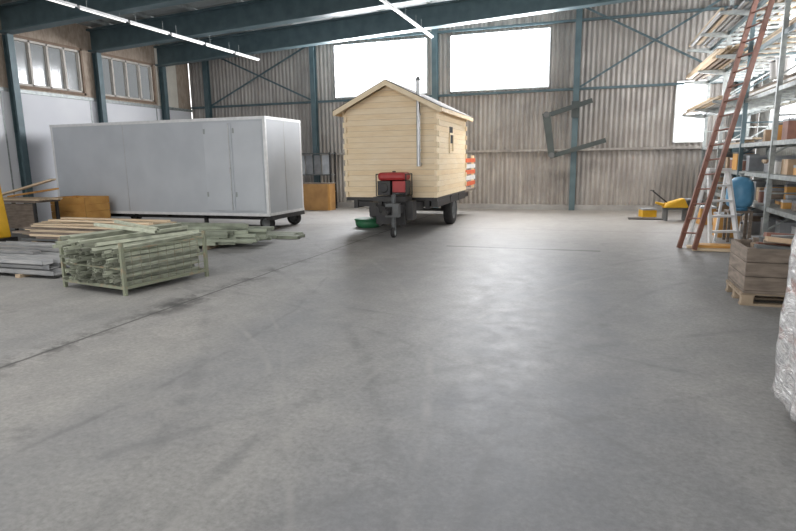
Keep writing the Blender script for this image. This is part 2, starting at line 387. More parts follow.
for y in (0.3,3.3,6.3,9.3,12.3,15.3,18.3):
    mb=MB()
    def seg(w,o0,o1):
        a,b=XL,XR-.02
        mb.hexa([(a,y-w,zc(a)+o0),(b,y-w,zc(b)+o0),(b,y+w,zc(b)+o0),(a,y+w,zc(a)+o0),(a,y-w,zc(a)+o1),(b,y-w,zc(b)+o1),(b,y+w,zc(b)+o1),(a,y+w,zc(a)+o1)])
    seg(.17,-.78,-.73); seg(.17,-.15,-.10); seg(.02,-.73,-.15)
    mk('roof_beam',mb,'green',label='blue-green steel I-beam spanning under roof',cat='beam',group='blue-green roof beams')
for x in [XL+.8+1.6*i for i in range(12)]:
    mk('roof_purlin',MB().b2(x-.04,x+.04,YF,YB-.02,zc(x)-.10,zc(x)-.005),'galv',label='thin grey steel purlin under roof sheeting',cat='beam',group='roof purlins')
def hcol(x,y,z1,ax='x'):
    mb=MB()
    if ax=='x':
        mb.b2(x-.09,x+.09,y-.1,y-.085,0,z1); mb.b2(x-.09,x+.09,y+.085,y+.1,0,z1); mb.b2(x-.01,x+.01,y-.085,y+.085,0,z1)
    else:
        mb.b2(x-.1,x-.085,y-.09,y+.09,0,z1); mb.b2(x+.085,x+.1,y-.09,y+.09,0,z1); mb.b2(x-.085,x+.085,y-.01,y+.01,0,z1)
    mk('steel_column',mb,'green',label='blue-green steel H-section wall column',cat='column',group='wall columns')
for x in (-14.4,-9.8,-5.22,-.6,4.0): hcol(x,YB-.25,zc(x)-.12)
for y in (0.3,3.3,6.3,9.3,12.3,15.3,18.3): hcol(XL+.16,y,5.20,'y')
for z in (1.95,3.85,5.92):
    mk('wall_rail',MB().b2(XL+.1,XR-.1,YB-.14,YB-.02,z-.035,z+.035),'corr' if z<3 else 'green',label='steel horizontal wall rail',cat='rail',group='wall rails')
for k,(p0,p1) in enumerate((((-.5,3.9),(3.9,6.5)),((-.5,6.3),(3.9,3.9)),((-14.3,3.9),(-9.9,5.9)),((-14.3,5.9),(-9.9,3.9)))):
    yb=YB-.17-.05*(k%2)
    mk('cross_brace',MB().beam((p0[0],yb,p0[1]),(p1[0],yb,p1[1]),.02,.06),'green',label='thin diagonal steel wind brace',cat='brace',group='wall bracing')

def striplight(x,y,z,first=[None]):
    if first[0] is None:
        e=thing('strip_light',(x,y,z),'white fluorescent strip light hung under roof beams','ceiling light',group='hanging strip lights')
        mk('lamp_housing',MB().b2(-.04,.04,-.74,.74,.03,.08),'housing',e)
        mk('lamp_tube',MB().cyl((0,-.69,.014),(0,.69,.014),.015),'tube',e)
        mks('hanger_rod',MB().cyl((0,-.5,.08),(0,-.5,.32),.006).cyl((0,.5,.08),(0,.5,.32),.006),'galv',e)
        first[0]=e; return e
    return dup(first[0],(x,y,z))
for x,z in ((-11.4,5.22),(-5.05,5.50)):
    for i in range(9): striplight(x,5.6+1.55*i,z)

# ---------------------------------------------------------------- box trailer
def wheel(parent,c,r,w,rim='galv',name='wheel'):
    k=.62
    mb=MB().lathe([(r*k,-w/2),(r*.93,-w/2),(r,-w*.32),(r,w*.32),(r*.93,w/2),(r*k,w/2)],(0,0,0),'X')
    e=mk(name,mb,'rubber',parent,recenter=False); e.location=c
    mb=MB().lathe([(0.001,w*.15),(r*.2,w*.35),(r*.25,w*.2),(r*k*.8,w*.15),(r*k,w*.48),(r*k,-w*.48),(r*k*.8,-w*.15),(0.001,-w*.15)],(0,0,0),'X')
    mk('rim',mb,rim,e,recenter=False); return e
T=thing('box_trailer',(-10.86,13.3,0),'pale blue-grey insulated box container on a low trailer','trailer')
hx,hy=3.37,.9
mk('body',MB().b2(-hx,hx,-hy,hy,.42,2.74),'white',T,bev=.03)
mb=MB()
for sx in (-1,1):
    for sy in (-1,1): mb.b2(sx*(hx-.03)-.035,sx*(hx-.03)+.035,sy*(hy-.03)-.035,sy*(hy-.03)+.035,.40,2.77)
for z in (.41,2.745):
    mb.b2(-hx-.01,hx+.01,-hy-.012,-hy+.04,z-.035,z+.035); mb.b2(-hx-.01,hx+.01,hy-.04,hy+.012,z-.035,z+.035)
    mb.b2(-hx-.012,-hx+.04,-hy,hy,z-.035,z+.035); mb.b2(hx-.04,hx+.012,-hy,hy,z-.035,z+.035)
mk('edge_trim',mb,'palealu',T)
for (a,b) in ((1.62,2.42),(2.46,3.28)):
    d=mk('door',MB().b2(a,b,-hy-.02,-hy+.005,.50,2.66),'whitedoor',T,bev=.006)
    for z in (.85,2.4):
        h=mk('hinge',MB().b2(a+.01,a+.05,-hy-.035,-hy-.018,z-.06,z+.06),'galv'); h.parent=d; h.location=h.location+Vector((0,0,.06))-d.location
mk('lock_bar',MB().cyl((2.36,-hy-.04,.52),(2.36,-hy-.04,2.64),.012).box((2.36,-hy-.045,1.5),(.04,.03,.16)),'alu',T)
mks('seam',MB().b2(-.9,-.885,-hy-.004,-hy+.004,.46,2.7).b2(hx-.003,hx+.004,-.01,.01,.46,2.7),'alu',T)
mb=MB()
mb.b2(-hx,hx,-.62,-.52,.26,.40); mb.b2(-hx,hx,.52,.62,.26,.40)
for x in (-3.1,-2,-.9,.2,1.3,2.4,3.25): mb.b2(x-.04,x+.04,-.8,.8,.32,.41)
mb.b2(3.25,3.42,-.85,.85,.28,.38)
mk('chassis',mb,'black',T)
for (x,y) in ((3.16,-.66),(3.16,.72),(-2.2,-.7),(-2.2,.7)):
    e=wheel(T,(x,y,.19),.19,.14,rim='darkgrey'); e.rotation_euler=(0,0,math.pi/2)
mk('support_leg',MB().b2(1.3,1.38,-.7,-.62,.02,.34).b2(1.24,1.44,-.76,-.56,0,.02),'black',T)

# ---------------------------------------------------------------- cabin trailer
H=thing('cabin_trailer',(-4.58,14.75,0),'natural pine plank cabin with gable roof on black trailer','trailer',rotz=.015)
hw,hl,zb,ze,zp=1.14,1.68,.82,2.86,3.42
GP=.003
def gable(y0,y1):
    mb=MB(); n=NF; dz=(zp-zb)/n
    for i in range(n):
        z0=zb+i*dz+GP; z1=zb+(i+1)*dz-GP
        w0=hw if z0<=ze else hw*(zp-z0)/(zp-ze); w1=hw if z1<=ze else hw*(zp-z1)/(zp-ze)
        w0=max(w0,.01);w1=max(w1,.005)
        mb.hexa([(-w0,y0,z0),(w0,y0,z0),(w0,y1,z0),(-w0,y1,z0),(-w1,y0,z1),(w1,y0,z1),(w1,y1,z1),(-w1,y1,z1)])
    mb.mi=1
    a,b=min(y0,y1)+.011,max(y0,y1)-.011
    mb.b2(-hw+.02,hw-.02,a,b,zb,ze)
    mb.hexa([(-hw+.03,a,ze),(hw-.03,a,ze),(hw-.03,b,ze),(-hw+.03,b,ze),(-.03,a,zp-.03),(.03,a,zp-.03),(.03,b,zp-.03),(-.03,b,zp-.03)])
    return mb
mk('front_wall',gable(-hl,-hl+.07),['pine','groove'],H,label='natural pine board gable wall')
mk('rear_wall',gable(hl-.07,hl),['pine','groove'],H)
DZ=(ze-zb)/NW
for s in (-1,1):
    mb=MB()
    for i in range(NW): mb.b2(s*hw,s*(hw-.07),-hl+.07,hl-.07,zb+i*DZ+GP,zb+(i+1)*DZ-GP)
    mb.mi=1; mb.b2(s*(hw-.011),s*(hw-.05),-hl+.07,hl-.07,zb,ze)
    mk('side_wall',mb,['pinew','groove'],H)
for sx in (-1,1):
    for sy in (-1,1):
        mb=MB()
        for i in range(NW):
            z0,z1=zb+i*DZ+GP,zb+(i+1)*DZ-GP
            if i%2==0: mb.b2(sx*(hw-.06),sx*hw,sy*(hl+.05),sy*(hl-.001),z0,z1)
            else: mb.b2(sx*(hw+.05),sx*(hw+.0),sy*hl,sy*(hl-.06),z0,z1)
        mk('corner_joint',mb,'pinetrim',H)
sl=(zp-ze)/hw
for s in (-1,1):
    ex=1.30; y0,y1=-hl-.28,hl+.22
    rz=lambda x,o:zp+.03-sl*abs(x)+o
    mb=MB(); mb.mi=0
    def slab(mb,o0,o1,xa,xb,ya,yb):
        mb.hexa([(s*xa,ya,rz(xa,o0)),(s*xb,ya,rz(xb,o0)),(s*xb,yb,rz(xb,o0)),(s*xa,yb,rz(xa,o0)),(s*xa,ya,rz(xa,o1)),(s*xb,ya,rz(xb,o1)),(s*xb,yb,rz(xb,o1)),(s*xa,yb,rz(xa,o1))])
    slab(mb,.0,.035,0,ex,y0,y1)
    mb.mi=1; slab(mb,.036,.055,0,ex+.02,y0-.01,y1+.01)
    mk('roof',mb,['pine2','felt'],H,label='gable roof slope with dark felt')
    for ya,yb in ((y0-.03,y0-.002),(y1+.002,y1+.03)):
        mb=MB(); slab(mb,-.08,.034,.0,ex,ya,yb); mk('fascia_board',mb,'pinetrim',H)
    mb=MB(); mb.b2(s*ex,s*(ex+.02),y0,y1,rz(ex,-.06),rz(ex,.03)); mk('eave_board',mb,'pine2',H)
mb=MB().b2(hw+.002,hw+.03,-.45,-.40,1.85,2.35).b2(hw+.002,hw+.03,-.05,0,1.85,2.35).b2(hw+.002,hw+.03,-.40,-.05,1.85,1.90).b2(hw+.002,hw+.03,-.40,-.05,2.30,2.35)
w=mk('side_window',mb,'pinetrim',H,label='small framed side window')
g=mk('glass_pane',MB().b2(hw+.004,hw+.012,-.40,-.05,1.90,2.30),'black'); g.parent=w; g.location=g.location+Vector((0,0,.2))-w.location
mk('flue_pipe',MB().cyl((.74,-hl-.16,1.55),(.74,-hl-.16,3.48),.045).cyl((.74,-hl-.16,3.46),(.74,-hl-.16,3.54),.07,r2=.02).b2(.71,.77,-hl-.16,-hl-.01,1.9,1.94).b2(.71,.77,-hl-.16,-hl-.01,2.7,2.74).cyl((.74,-hl-.16,1.6),(.74,-hl,1.6),.04),'alu',H,label='thin shiny metal flue')
mb=MB()
mb.b2(-hw,hw,-hl,hl,.74,.82)
mb.b2(-.95,-.85,-hl,3.2,.56,.74); mb.b2(.85,.95,-hl,3.2,.56,.74)
for y in (-1.6,-.8,0,.8,1.6,2.4,3.1): mb.b2(-.95,.95,y-.04,y+.04,.60,.72)
mb.b2(1.0,1.15,-hl,hl,.60,.74)
mk('chassis',mb,'black',H)
mk('porch_deck',MB().b2(-hw,hw,hl+.02,3.4,.75,.82),'oldwood',H)
for i in range(5):
    mk('barrier_slat',MB().b2(hw-.03,hw,hl+.20,3.32,.92+i*.17,.92+i*.17+.12),['redpaint','whitepaint'][i%2],H,label='orange-red warning slat' if i%2==0 else 'white warning slat')
mks('porch_post',MB().b2(hw-.10,hw-.03,hl+.25,hl+.32,.82,1.8).b2(hw-.10,hw-.03,3.2,3.27,.82,1.8),'pinetrim',H)
wheel(H,(1.03,.22,.38),.38,.22,rim='darkgrey'); wheel(H,(-1.03,.22,.38),.38,.22,rim='darkgrey')
mk('axle',MB().cyl((-.95,.22,.38),(.95,.22,.38),.04).b2(-.9,-.8,.1,.34,.38,.58).b2(.8,.9,.1,.34,.38,.58),'black',H)
mk('mudguard',MB().b2(.92,1.16,-.22,.66,.765,.795).box((1.04,-.28,.69),(.24,.02,.2),(.5,0,0)).box((1.04,.72,.69),(.24,.02,.2),(-.5,0,0)),'black',H)
mb=MB().beam((-.45,-hl,.64),(.32,-2.85,.60),.14,.18).beam((.75,-hl,.64),(.32,-2.85,.60),.14,.18)
mb.b2(.05,.55,-2.38,-2.20,.52,.74).cyl((.32,-2.85,.6),(.32,-3.1,.58),.06)
mk('drawbar',mb,'black',H)
mk('jockey_leg',MB().cyl((.40,-2.72,.16),(.40,-2.72,.95),.05).b2(.24,.54,-2.82,-2.64,.46,.76).cyl((.40,-2.72,.95),(.52,-2.72,.98),.012),'darkgrey',H)
wheel(H,(.40,-2.72,.12),.12,.08,name='jockey_wheel')
mb=MB().b2(-.16,.60,-2.48,-1.92,.78,.88).b2(-.07,.02,-2.4,-2.31,.22,.84).b2(.43,.52,-2.4,-2.31,.22,.84).b2(-.12,.58,-2.42,-2.32,.26,.66).b2(-.04,.50,-2.30,-1.9,.32,.84).b2(.10,.74,-2.35,-2.05,.36,.78).b2(-.36,-.05,-2.2,-1.9,.42,.74)
mk('carrier_bracket',mb,'black',H)
G=thing('generator',(-4.28,12.53,.885),'compact red and black petrol generator standing on trailer drawbar','generator',rotz=.015)
mb=MB()
for sy in (-.24,.24):
    mb.cyl((-.35,sy,.015),(.35,sy,.015),.013,8)
    for a in (-.35,.35): mb.cyl((a,sy,.015),(a,sy,.50),.013,8)
for x in (-.35,.35): mb.cyl((x,-.24,.50),(x,.24,.50),.013,8)
mk('tube_frame',mb,'black',G)
mk('fuel_tank',MB().b2(-.33,.33,-.22,.22,.36,.54),'red',G,bev=.06)
mk('engine_block',MB().b2(-.33,-.02,-.23,.22,.03,.355).cyl((-.18,-.25,.20),(-.18,-.22,.20),.11),'black',G,bev=.015)
mk('alternator',MB().b2(.0,.33,-.20,.22,.03,.355),'black',G,bev=.03)
mk('control_panel',MB().b2(.03,.33,-.235,-.205,.10,.35),'red',G,bev=.01)
mk('tank_cap',MB().cyl((0,0,.54),(0,0,.57),.04),'black',G)
t=thing('storage_tub',(-5.45,13.85,0),'low round green plastic tub on floor beneath cabin','tub')
mk('tub_body',MB().lathe([(.001,0),(.28,0),(.33,.05),(.35,.19),(.001,.19)],(0,0,0)),'tub',t)
mk('lid',MB().lathe([(.001,.235),(.30,.23),(.365,.21),(.365,.19),(.001,.19)],(0,0,0)),'tub',t)

# ---------------------------------------------------------------- stillage with bars
SR=-.17
S=thing('stillage_cage',(-6.24,6.62,0),'rusty olive steel mesh stillage filled with painted bars','cage',rotz=SR)
wx,wy,hh=.64,.70,.70
mb=MB()
for sx in (-1,1):
    for sy in (-1,1): mb.b2(sx*wx-.022,sx*wx+.022,sy*wy-.022,sy*wy+.022,0,hh)
mks('post',mb,'cage',S)
mb=MB()
for sy in (-1,1): mb.b2(-wx,wx,sy*wy-.02,sy*wy+.02,.08,.12)
for sx in (-1,1): mb.b2(sx*wx-.02,sx*wx+.02,-wy,wy,.08,.12)
for x in (-.4,0,.4): mb.b2(x-.03,x+.03,-wy,wy,.08,.115)
mk('frame_rail',mb,'cage',S)
for sx in (-1,1):
    mb=MB(); mb.b2(sx*wx-.010,sx*wx+.010,-wy,wy,.59,.61)
    for i in range(1,10):
        y=-wy+i*2*wy/10; mb.b2(sx*wx-.003,sx*wx+.003,y-.003,y+.003,.12,.59)
    for z in (.24,.36,.48): mb.b2(sx*wx-.003,sx*wx+.003,-wy,wy,z-.003,z+.003)
    mk('side_mesh',mb,'cage',S)
mk('gate_bar',MB().b2(-wx,wx,-wy-.012,-wy+.012,.34,.36),'cage',S)
mk('gate_bar',MB().b2(-wx,wx,wy-.012,wy+.012,.585,.61),'cage',S)
ca,sa=math.cos(SR),math.sin(SR)
def inS(x,y,z): return (-6.24+x*ca-y*sa,6.62+x*sa+y*ca,z)
def newtube(hl_,label):
    return mk('steel_bar',MB().tube((0,-hl_,0),(0,hl_,0),.031,.024,4,math.pi/4),'pipe',recenter=False,label=label,cat='steel bar',group='bars stacked in cage')
p0=newtube(.66,'green-grey square steel bar in stillage cage')
first=True; z=.140
for row in range(9):
    n=17 if row%2==0 else 16
    if row==8: n=13
    for i in range(n):
        if row>4 and random.random()<.08: continue
        x=-(n-1)*.0355+i*.071+R(-.005,.005)+(R(-.02,.02) if row>7 else 0)
        o=p0 if first else dup(p0); first=False
        o.location=inS(x,R(-.12,.06),z); o.rotation_euler=(0,R(-.35,.35),SR+R(-.007,.007))
    z+=.052
p2=newtube(.86,'loose green-grey square steel bar lying on bar load')
z+=.004
for lay in range(4):
    for i in range(8-lay*2):
        o=p2 if (lay==0 and i==0) else dup(p2)
        o.location=inS(-.46+.13*i+.12*lay,R(-.15,.12),z); o.rotation_euler=(R(-.015,.015),R(-.3,.3),SR+R(-.12,.12))
    z+=.050
for i,(x,y,a) in enumerate(((-.1,.1,1.25),(.05,-.2,1.40))):
    o=dup(p2); o.location=inS(x,y,z+.002*i); o.rotation_euler=(0,0,SR+a)

p1=mk('steel_profile',MB().box((0,0,0),(3.0,.045,.045)).box((0,0,.026),(3.0,.06,.010)).box((0,0,-.026),(3.0,.06,.010)),'pipe2',recenter=False,label='olive painted steel profile lying in floor stack',cat='steel bar',group='olive profiles stacked on floor')
first=True; PR=.17
for row in range(4):
    for i in range(13-row):
        if row>1 and random.random()<.2: continue
        o=p1 if first else dup(p1); first=False
        yy=-.62+row*.05+i*.105; xx=R(-.45,.45)
        o.location=(-8.2+xx*math.cos(PR)-yy*math.sin(PR),10.0+xx*math.sin(PR)+yy*math.cos(PR),.112+row*.064)
        o.rotation_euler=(0,0,PR+R(-.008,.008))
for i in range(9):
    o=dup(p1); o['label']='olive painted steel profile lying flat on floor'
    o.location=(-7.75+R(-.3,.2),11.25+i*.085+.0,.033); o.rotation_euler=(0,0,.05+R(-.006,.006))
for i in range(3):
    o=dup(p1); o['label']='olive painted steel profile lying askew on stack'
    o.location=(-8.4+R(-.3,.3),9.8+i*.25,.37+.065*(i%2)); o.rotation_euler=(0,0,PR+(.16,-.14,.10)[i])
for k,x in enumerate((-1.0,.9)):
    mk('timber_bearer',MB().box((-8.2+x*math.cos(PR),10.0+x*math.sin(PR),.04),(.09,1.5,.08),(0,0,PR)),'pallet',label='short timber bearer beneath steel stack',cat='timber',group='timber bearers')
def plank(L_,w,t,c,rot,m='timber',label='sawn pale timber plank lying on stack',group='planks on stack'):
    o=mk('timber_plank',MB().box((0,0,0),(L_,w,t)),m,label=label,cat='plank',group=group,recenter=False,bev=.003)
    o.location=c; o.rotation_euler=rot; return o
for x in (-11.3,-10.3,-9.3):
    mk('timber_bearer',MB().b2(x-.05,x+.05,9.1,10.4,0,.10),'pallet',label='short timber bearer beneath plank stack',cat='timber',group='timber bearers')
z=.125
for row in range(6):
    m=['darkgrey','oldwood','timber','oldwood','timber','oldwood'][row]
    for i in range(7):
        plank(R(2.2,3.2),.14,.045,(-10.3+R(-.3,.3),9.2+i*.18,z),(0,0,R(-.008,.008)),m=m,label='dark steel stock in low stack' if m=='darkgrey' else ('pale sawn plank in low stack' if m=='timber' else 'weathered brown plank in low stack'))
    z+=.049
for i in range(6):
    plank(R(2.7,3.4),.11,.035,(-10.1+R(-.3,.3),9.15+i*.21,z),(0,0,R(-.03,.03)),label='long pale plank laid loosely on stack')
for i in range(4):
    plank(R(2.8,3.5),.11,.035,(-9.95+R(-.2,.2),9.3+i*.24,z+.042+.037*(i%2)),(0,0,(.12,-.05,.15,-.02)[i]),label='long pale plank laid askew on stack')
ch=MB().b2(-1.6,1.6,-.10,.10,0,.012).b2(-1.6,1.6,-.10,-.09,0,.07).b2(-1.6,1.6,.09,.10,0,.07)
c0=mk('steel_channel',ch,'midgrey',recenter=False,label='grey steel channel section in low floor stack',cat='steel bar',group='steel channels on floor')
first=True
for row in range(3):
    for i in range(7-row%2):
        o=c0 if first else dup(c0); first=False
        o.location=(-9.25+R(-.2,.2),6.5+i*.24+(row%2)*.1,.051+row*.075); o.rotation_euler=(0,0,R(-.008,.008))
for i in range(3): plank(R(2.0,2.6),.14,.04,(-9.6,6.9+i*.35,.30),(0,0,R(-.04,.04)),m='midgrey',label='grey metal strip lying on steel channels',group='strips on channels')
for x in (-10.3,-8.3): mk('timber_bearer',MB().b2(x-.05,x+.05,6.35,8.15,0,.05),'pallet',label='short timber bearer beneath steel stack',cat='timber',group='timber bearers')

Bx,By=-13.2,10.5
B=thing('workbench',(Bx,By,0),'cluttered dark workbench beside white wall','workbench')
mk('worktop',MB().b2(-.8,.8,-.35,.35,.82,.87),'oldwood',B)
for sx in (-1,1):
    for sy in (-1,1): mk('leg',MB().b2(sx*.72-.03,sx*.72+.03,sy*.3-.03,sy*.3+.03,0,.82),'black',B)
mk('front_board',MB().b2(-.69,.69,-.31,-.29,.2,.8),'oldwood',B)
for i in range(5): plank(1.9,.12,.04,(Bx+R(-.1,.1),By-.25+i*.13,.892),(0,0,R(-.004,.004)),label='pale plank lying on workbench',group='planks on workbench')
plank(2.0,.14,.04,(Bx+.15,By-.1,1.145),(0,-.22,.05),'timber','loose plank propped up on workbench','planks on workbench')
plank(1.7,.10,.04,(Bx+.1,By+.2,1.03),(0,-.12,-.03),'orange','loose plank propped up on workbench','planks on workbench')
def pallet(loc,rz,first=[None]):
    if first[0] is not None: return dup(first[0],loc,(0,0,rz))
    e=thing('wooden_pallet',loc,'weathered wooden pallet on concrete floor','pallet',rotz=rz,group='wooden pallets')
    mb=MB()
    for i in range(7): mb.b2(-.6,.6,-.4+i*.117,-.4+i*.117+.09,.122,.144)
    mk('deck',mb,'pallet',e)
    mb=MB()
    for x in (-.53,0,.53):
        for y in (-.35,0,.35): mb.b2(x-.06,x+.06,y-.05,y+.05,.022,.10)
        mb.b2(x-.07,x+.07,-.4,.4,.10,.122)
    mk('block',mb,'pallet',e)
    mb=MB()
    for y in (-.35,0,.35): mb.b2(-.6,.6,y-.05,y+.05,0,.022)
    mk('runner',mb,'pallet',e)
    first[0]=e; return e
CX=-12.7
pallet((CX,11.7,0),0); pallet((CX,11.7,.145),.03)
def opencrate(name,loc,sx,sy,sz,m,label,cat,rz=0,slat=3):
    e=thing(name,loc,label,cat,rotz=rz)
    for ax,s in (('x',1),('x',-1),('y',1),('y',-1)):
        mb=MB()
        for i in range(slat):
            z0=.03+i*(sz-.03)/slat+.004; z1=.03+(i+1)*(sz-.03)/slat-.004
            if ax=='x': mb.b2(s*sx,s*(sx-.025),-sy+.025,sy-.025,z0,z1)
            else: mb.b2(-sx,sx,s*sy,s*(sy-.025),z0,z1)
        mk('side_panel',mb,m,e,bev=.003)
    mk('bottom',MB().b2(-sx,sx,-sy,sy,0,.03),m,e)
    mb=MB()
    for a in (-1,1):
        for b in (-1,1): mb.b2(a*(sx-.06)-.035,a*(sx-.06)+.035,b*(sy-.06)-.035,b*(sy-.06)+.035,.03,sz)
    mks('corner_post',mb,m,e)
    return e
opencrate('storage_crate',(CX,11.7,.295),.57,.40,.58,'orange','bright orange-brown plywood crate standing on pallets','crate')
Y_=thing('yellow_machine',(-12.60,9.3,0),'yellow workshop machine with upright column','machine')
mk('column',MB().hexa([(-.18,-.2,.1),(.18,-.2,.1),(.18,.2,.1),(-.18,.2,.1),(-.12,-.14,1.7),(.08,-.14,1.7),(.08,.14,1.7),(-.12,.14,1.7)]),'yellow',Y_,bev=.03)
mk('base',MB().b2(-.25,.22,-.3,.3,0,.1),'black',Y_)
mk('arm',MB().b2(-.45,.0,-.12,.12,1.35,1.5).cyl((-.4,0,1.0),(-.4,0,1.35),.05),'yellow',Y_,bev=.02)

C=thing('tool_shelf',(-9.5,19.0,0),'tall steel shelf with dark frame standing against corrugated wall','shelf')
mb=MB()
for sx in (-.7,.7):
    for sy in (-.22,.22): mb.b2(sx-.025,sx+.025,sy-.025,sy+.025,0,2.0)
mks('post',mb,'black',C)
for z in (.6,1.2,1.95): mk('shelf_board',MB().b2(-.7,.7,-.22,.22,z,z+.03),'darkgrey',C)
for i in range(4): mk('hanging_panel',MB().b2(-.62+i*.32,-.36+i*.32,-.1,-.05,1.24,1.9),'plastic',C)
Q=thing('orange_panel_box',(-9.2,18.45,0),'orange-brown panelled wooden box low against end wall','box')
mk('box_body',MB().b2(-.62,.62,-.22,.22,0,.92),'orangep',Q,bev=.01)
mk('lid',MB().b2(-.64,.64,-.24,.24,.92,.95),'oldwood',Q)
mks('batten',MB().b2(-.62,-.54,-.24,-.22,0,.92).b2(.54,.62,-.24,-.22,0,.92),'orange',Q)
def cbox(loc,s,rz=0,m='card',label='plain brown cardboard box',group='boxes on rack shelves'):
    e=thing('cardboard_box' if m=='card' else 'storage_box',loc,label,'box',rotz=rz,group=group)
    mk('box_body',MB().b2(-s[0]/2,s[0]/2,-s[1]/2,s[1]/2,0,s[2]),m,e,bev=.008)
    mk('tape' if m=='card' else 'lid',MB().b2(-s[0]/2-.003,s[0]/2+.003,-.03 if m=='card' else -s[1]/2-.01,.03 if m=='card' else s[1]/2+.01,s[2]-(.08 if m=='card' else .04),s[2]+.003),'tape' if m=='card' else 'plastic',e)
    return e
EW='boxes by end wall'
A=thing('swing_arm',(-.6,19.6,0),'dark grey-green folded articulated arm mounted on wall column','swing arm')
mk('mount_bracket',MB().b2(-.12,.12,-.04,.04,2.95,3.45),'armgrey',A)
mk('arm_segment',MB().beam((.50,-.14,3.44),(-.86,-.14,3.03),.10,.14),'armgrey',A)
mk('arm_segment',MB().hexa([(-.76,-.36,1.74),(-.56,-.36,1.74),(-.56,-.22,1.74),(-.76,-.22,1.74),(-.99,-.36,3.08),(-.75,-.36,3.08),(-.75,-.22,3.08),(-.99,-.22,3.08)]),'armgrey',A)
mk('arm_segment',MB().beam((-.72,-.14,1.74),(.95,-.14,2.22),.10,.14),'armgrey',A)
mks('joint',MB().cyl((-.86,-.38,3.05),(-.86,-.04,3.05),.09).cyl((-.66,-.38,1.78),(-.66,-.04,1.78),.09),'darkgrey',A)

# ---------------------------------------------------------------- storage rack
RX0,RX1=3.1,4.2; FY=[9.9,12.3,14.7,17.1,19.4]; LV=[.75,1.35,1.95,2.9,3.85,4.75]
K=thing('storage_rack',(3.65,13.7,0),'tall grey-green steel storage rack along side wall','rack')
o0=Vector((3.65,13.7,0))
def kb(name,mb,m,split=False,**kw):
    bmesh.ops.translate(mb.bm,vec=-o0,verts=mb.bm.verts); return (mks if split else mk)(name,mb,m,K,**kw)
for y in FY:
    mb=MB()
    for x in (RX0,RX1): mb.b2(x-.04,x+.04,y-.035,y+.035,0,5.6)
    for i in range(7): mb.beam((RX0,y,.3+i*.7),(RX1,y,.3+(i+1)*.7 if i%2==0 else .3+(i)*.7),.02,.03)
    kb('upright_frame',mb,'green' if y in(9.9,14.7) else 'galv')
for z in LV:
    for a,b in zip(FY,FY[1:]):
        kb('shelf_beam',MB().b2(RX0-.02,RX0+.03,a+.03,b-.03,z-.08,z).b2(RX1-.03,RX1+.02,a+.03,b-.03,z-.08,z),'galv' if z<3 else 'green',split=True)
        if z<2.5: kb('shelf_board',MB().b2(RX0+.03,RX1-.03,a+.04,b-.04,z-.03,z),'galv')
        else:
            mb=MB()
            for k in range(4):
                yy=a+.3+k*.6; mb.b2(RX0+.03,RX1-.03,yy-.04,yy+.04,z-.05,z)
            kb('cross_bar',mb,'galv',split=True)
for z in (2.9,3.85,4.75):
    for y in (14.7,17.1,19.4):
        kb('cantilever_arm',MB().hexa([(2.45,y-.03,z-.05),(3.07,y-.03,z-.14),(3.07,y+.03,z-.14),(2.45,y+.03,z-.05),(2.45,y-.03,z),(3.07,y-.03,z),(3.07,y+.03,z),(2.45,y+.03,z)]),'galv')
def yplank(L_,w,t,c,rz=0,m='timbery',lb='long pale timber plank stored on rack',rx=0):
    o=mk('timber_plank',MB().box((0,0,0),(w,L_,t)),m,label=lb,cat='plank',group='timber stored on rack',recenter=False)
    o.location=c;o.rotation_euler=(rx,0,rz);return o
MT=['timbery']*6+['oldwood','oldwood','plastic','whitepaint','midgrey']
LB={'timbery':'long pale timber plank stored on rack','oldwood':'weathered dark plank stored on rack','plastic':'long pale grey board stored on rack','midgrey':'long grey steel bar stored on rack','whitepaint':'long white board stored on rack'}
for z,n,rows in ((2.9,5,4),(3.85,5,5),(4.75,5,4)):
    for r in range(rows):
        for i in range(n-(r//2)):
            if random.random()<.2 and r>1: continue
            L_=R(3.5,8.6); m=random.choice(MT); yplank(L_,R(.06,.16),R(.03,.05),(RX0+.14+i*.19+(r//2)*.08,14.2+R(-1.4,.8),z+.027+r*.055),R(-.003,.003),m,LB[m])
for z,n,rows in ((2.9,4,2),(3.85,4,3),(4.75,4,2)):
    for r in range(rows):
        for i in range(n):
            if random.random()<.15 and r>0: continue
            L_=R(3.2,5.6); m=random.choice(MT); yplank(L_,R(.06,.11),.045,(2.51+i*.145,min(16.9+R(-.5,.3),19.7-L_/2),z+.025+r*.050),R(-.006,.006),m,LB[m])
for r in range(3):
    for i in range(4):
        m=random.choice(MT); yplank(R(2.0,4.2),R(.08,.16),.04,(RX0+.14+i*.19,16.8+R(-.3,.3),1.975+r*.045),R(-.005,.005),m,LB[m])
cols=['card','card','plastic','orange','plastic','card','card','plastic','darkgrey','midgrey','orange','whitepaint','oldwood','oldwood','rust']
lab={'card':'plain brown cardboard box on rack shelf','plastic':'grey plastic storage box on rack shelf','orange':'orange-brown wooden box on rack shelf','oldwood':'weathered wooden box on rack shelf','rust':'red-brown metal case on rack shelf','darkgrey':'dark metal case on rack shelf','midgrey':'grey metal case on rack shelf','whitepaint':'white carton on rack shelf'}
def canister(loc,m,r,h):
    e=thing('tin_can',loc,'round paint tin on rack shelf','tin',group='paint tins on rack')
    mk('tin_body',MB().cyl((0,0,0),(0,0,h),r,18),m,e); mk('lid',MB().cyl((0,0,h),(0,0,h+.02),r*.93,18),'alu',e); return e
tins=[canister((3.3,10.15,.75),mm,.09,.22) for mm in ('blue','whitepaint','rust')]
tins[1].location=(3.3,12.52,1.35); tins[2].location=(3.3,14.92,.75)
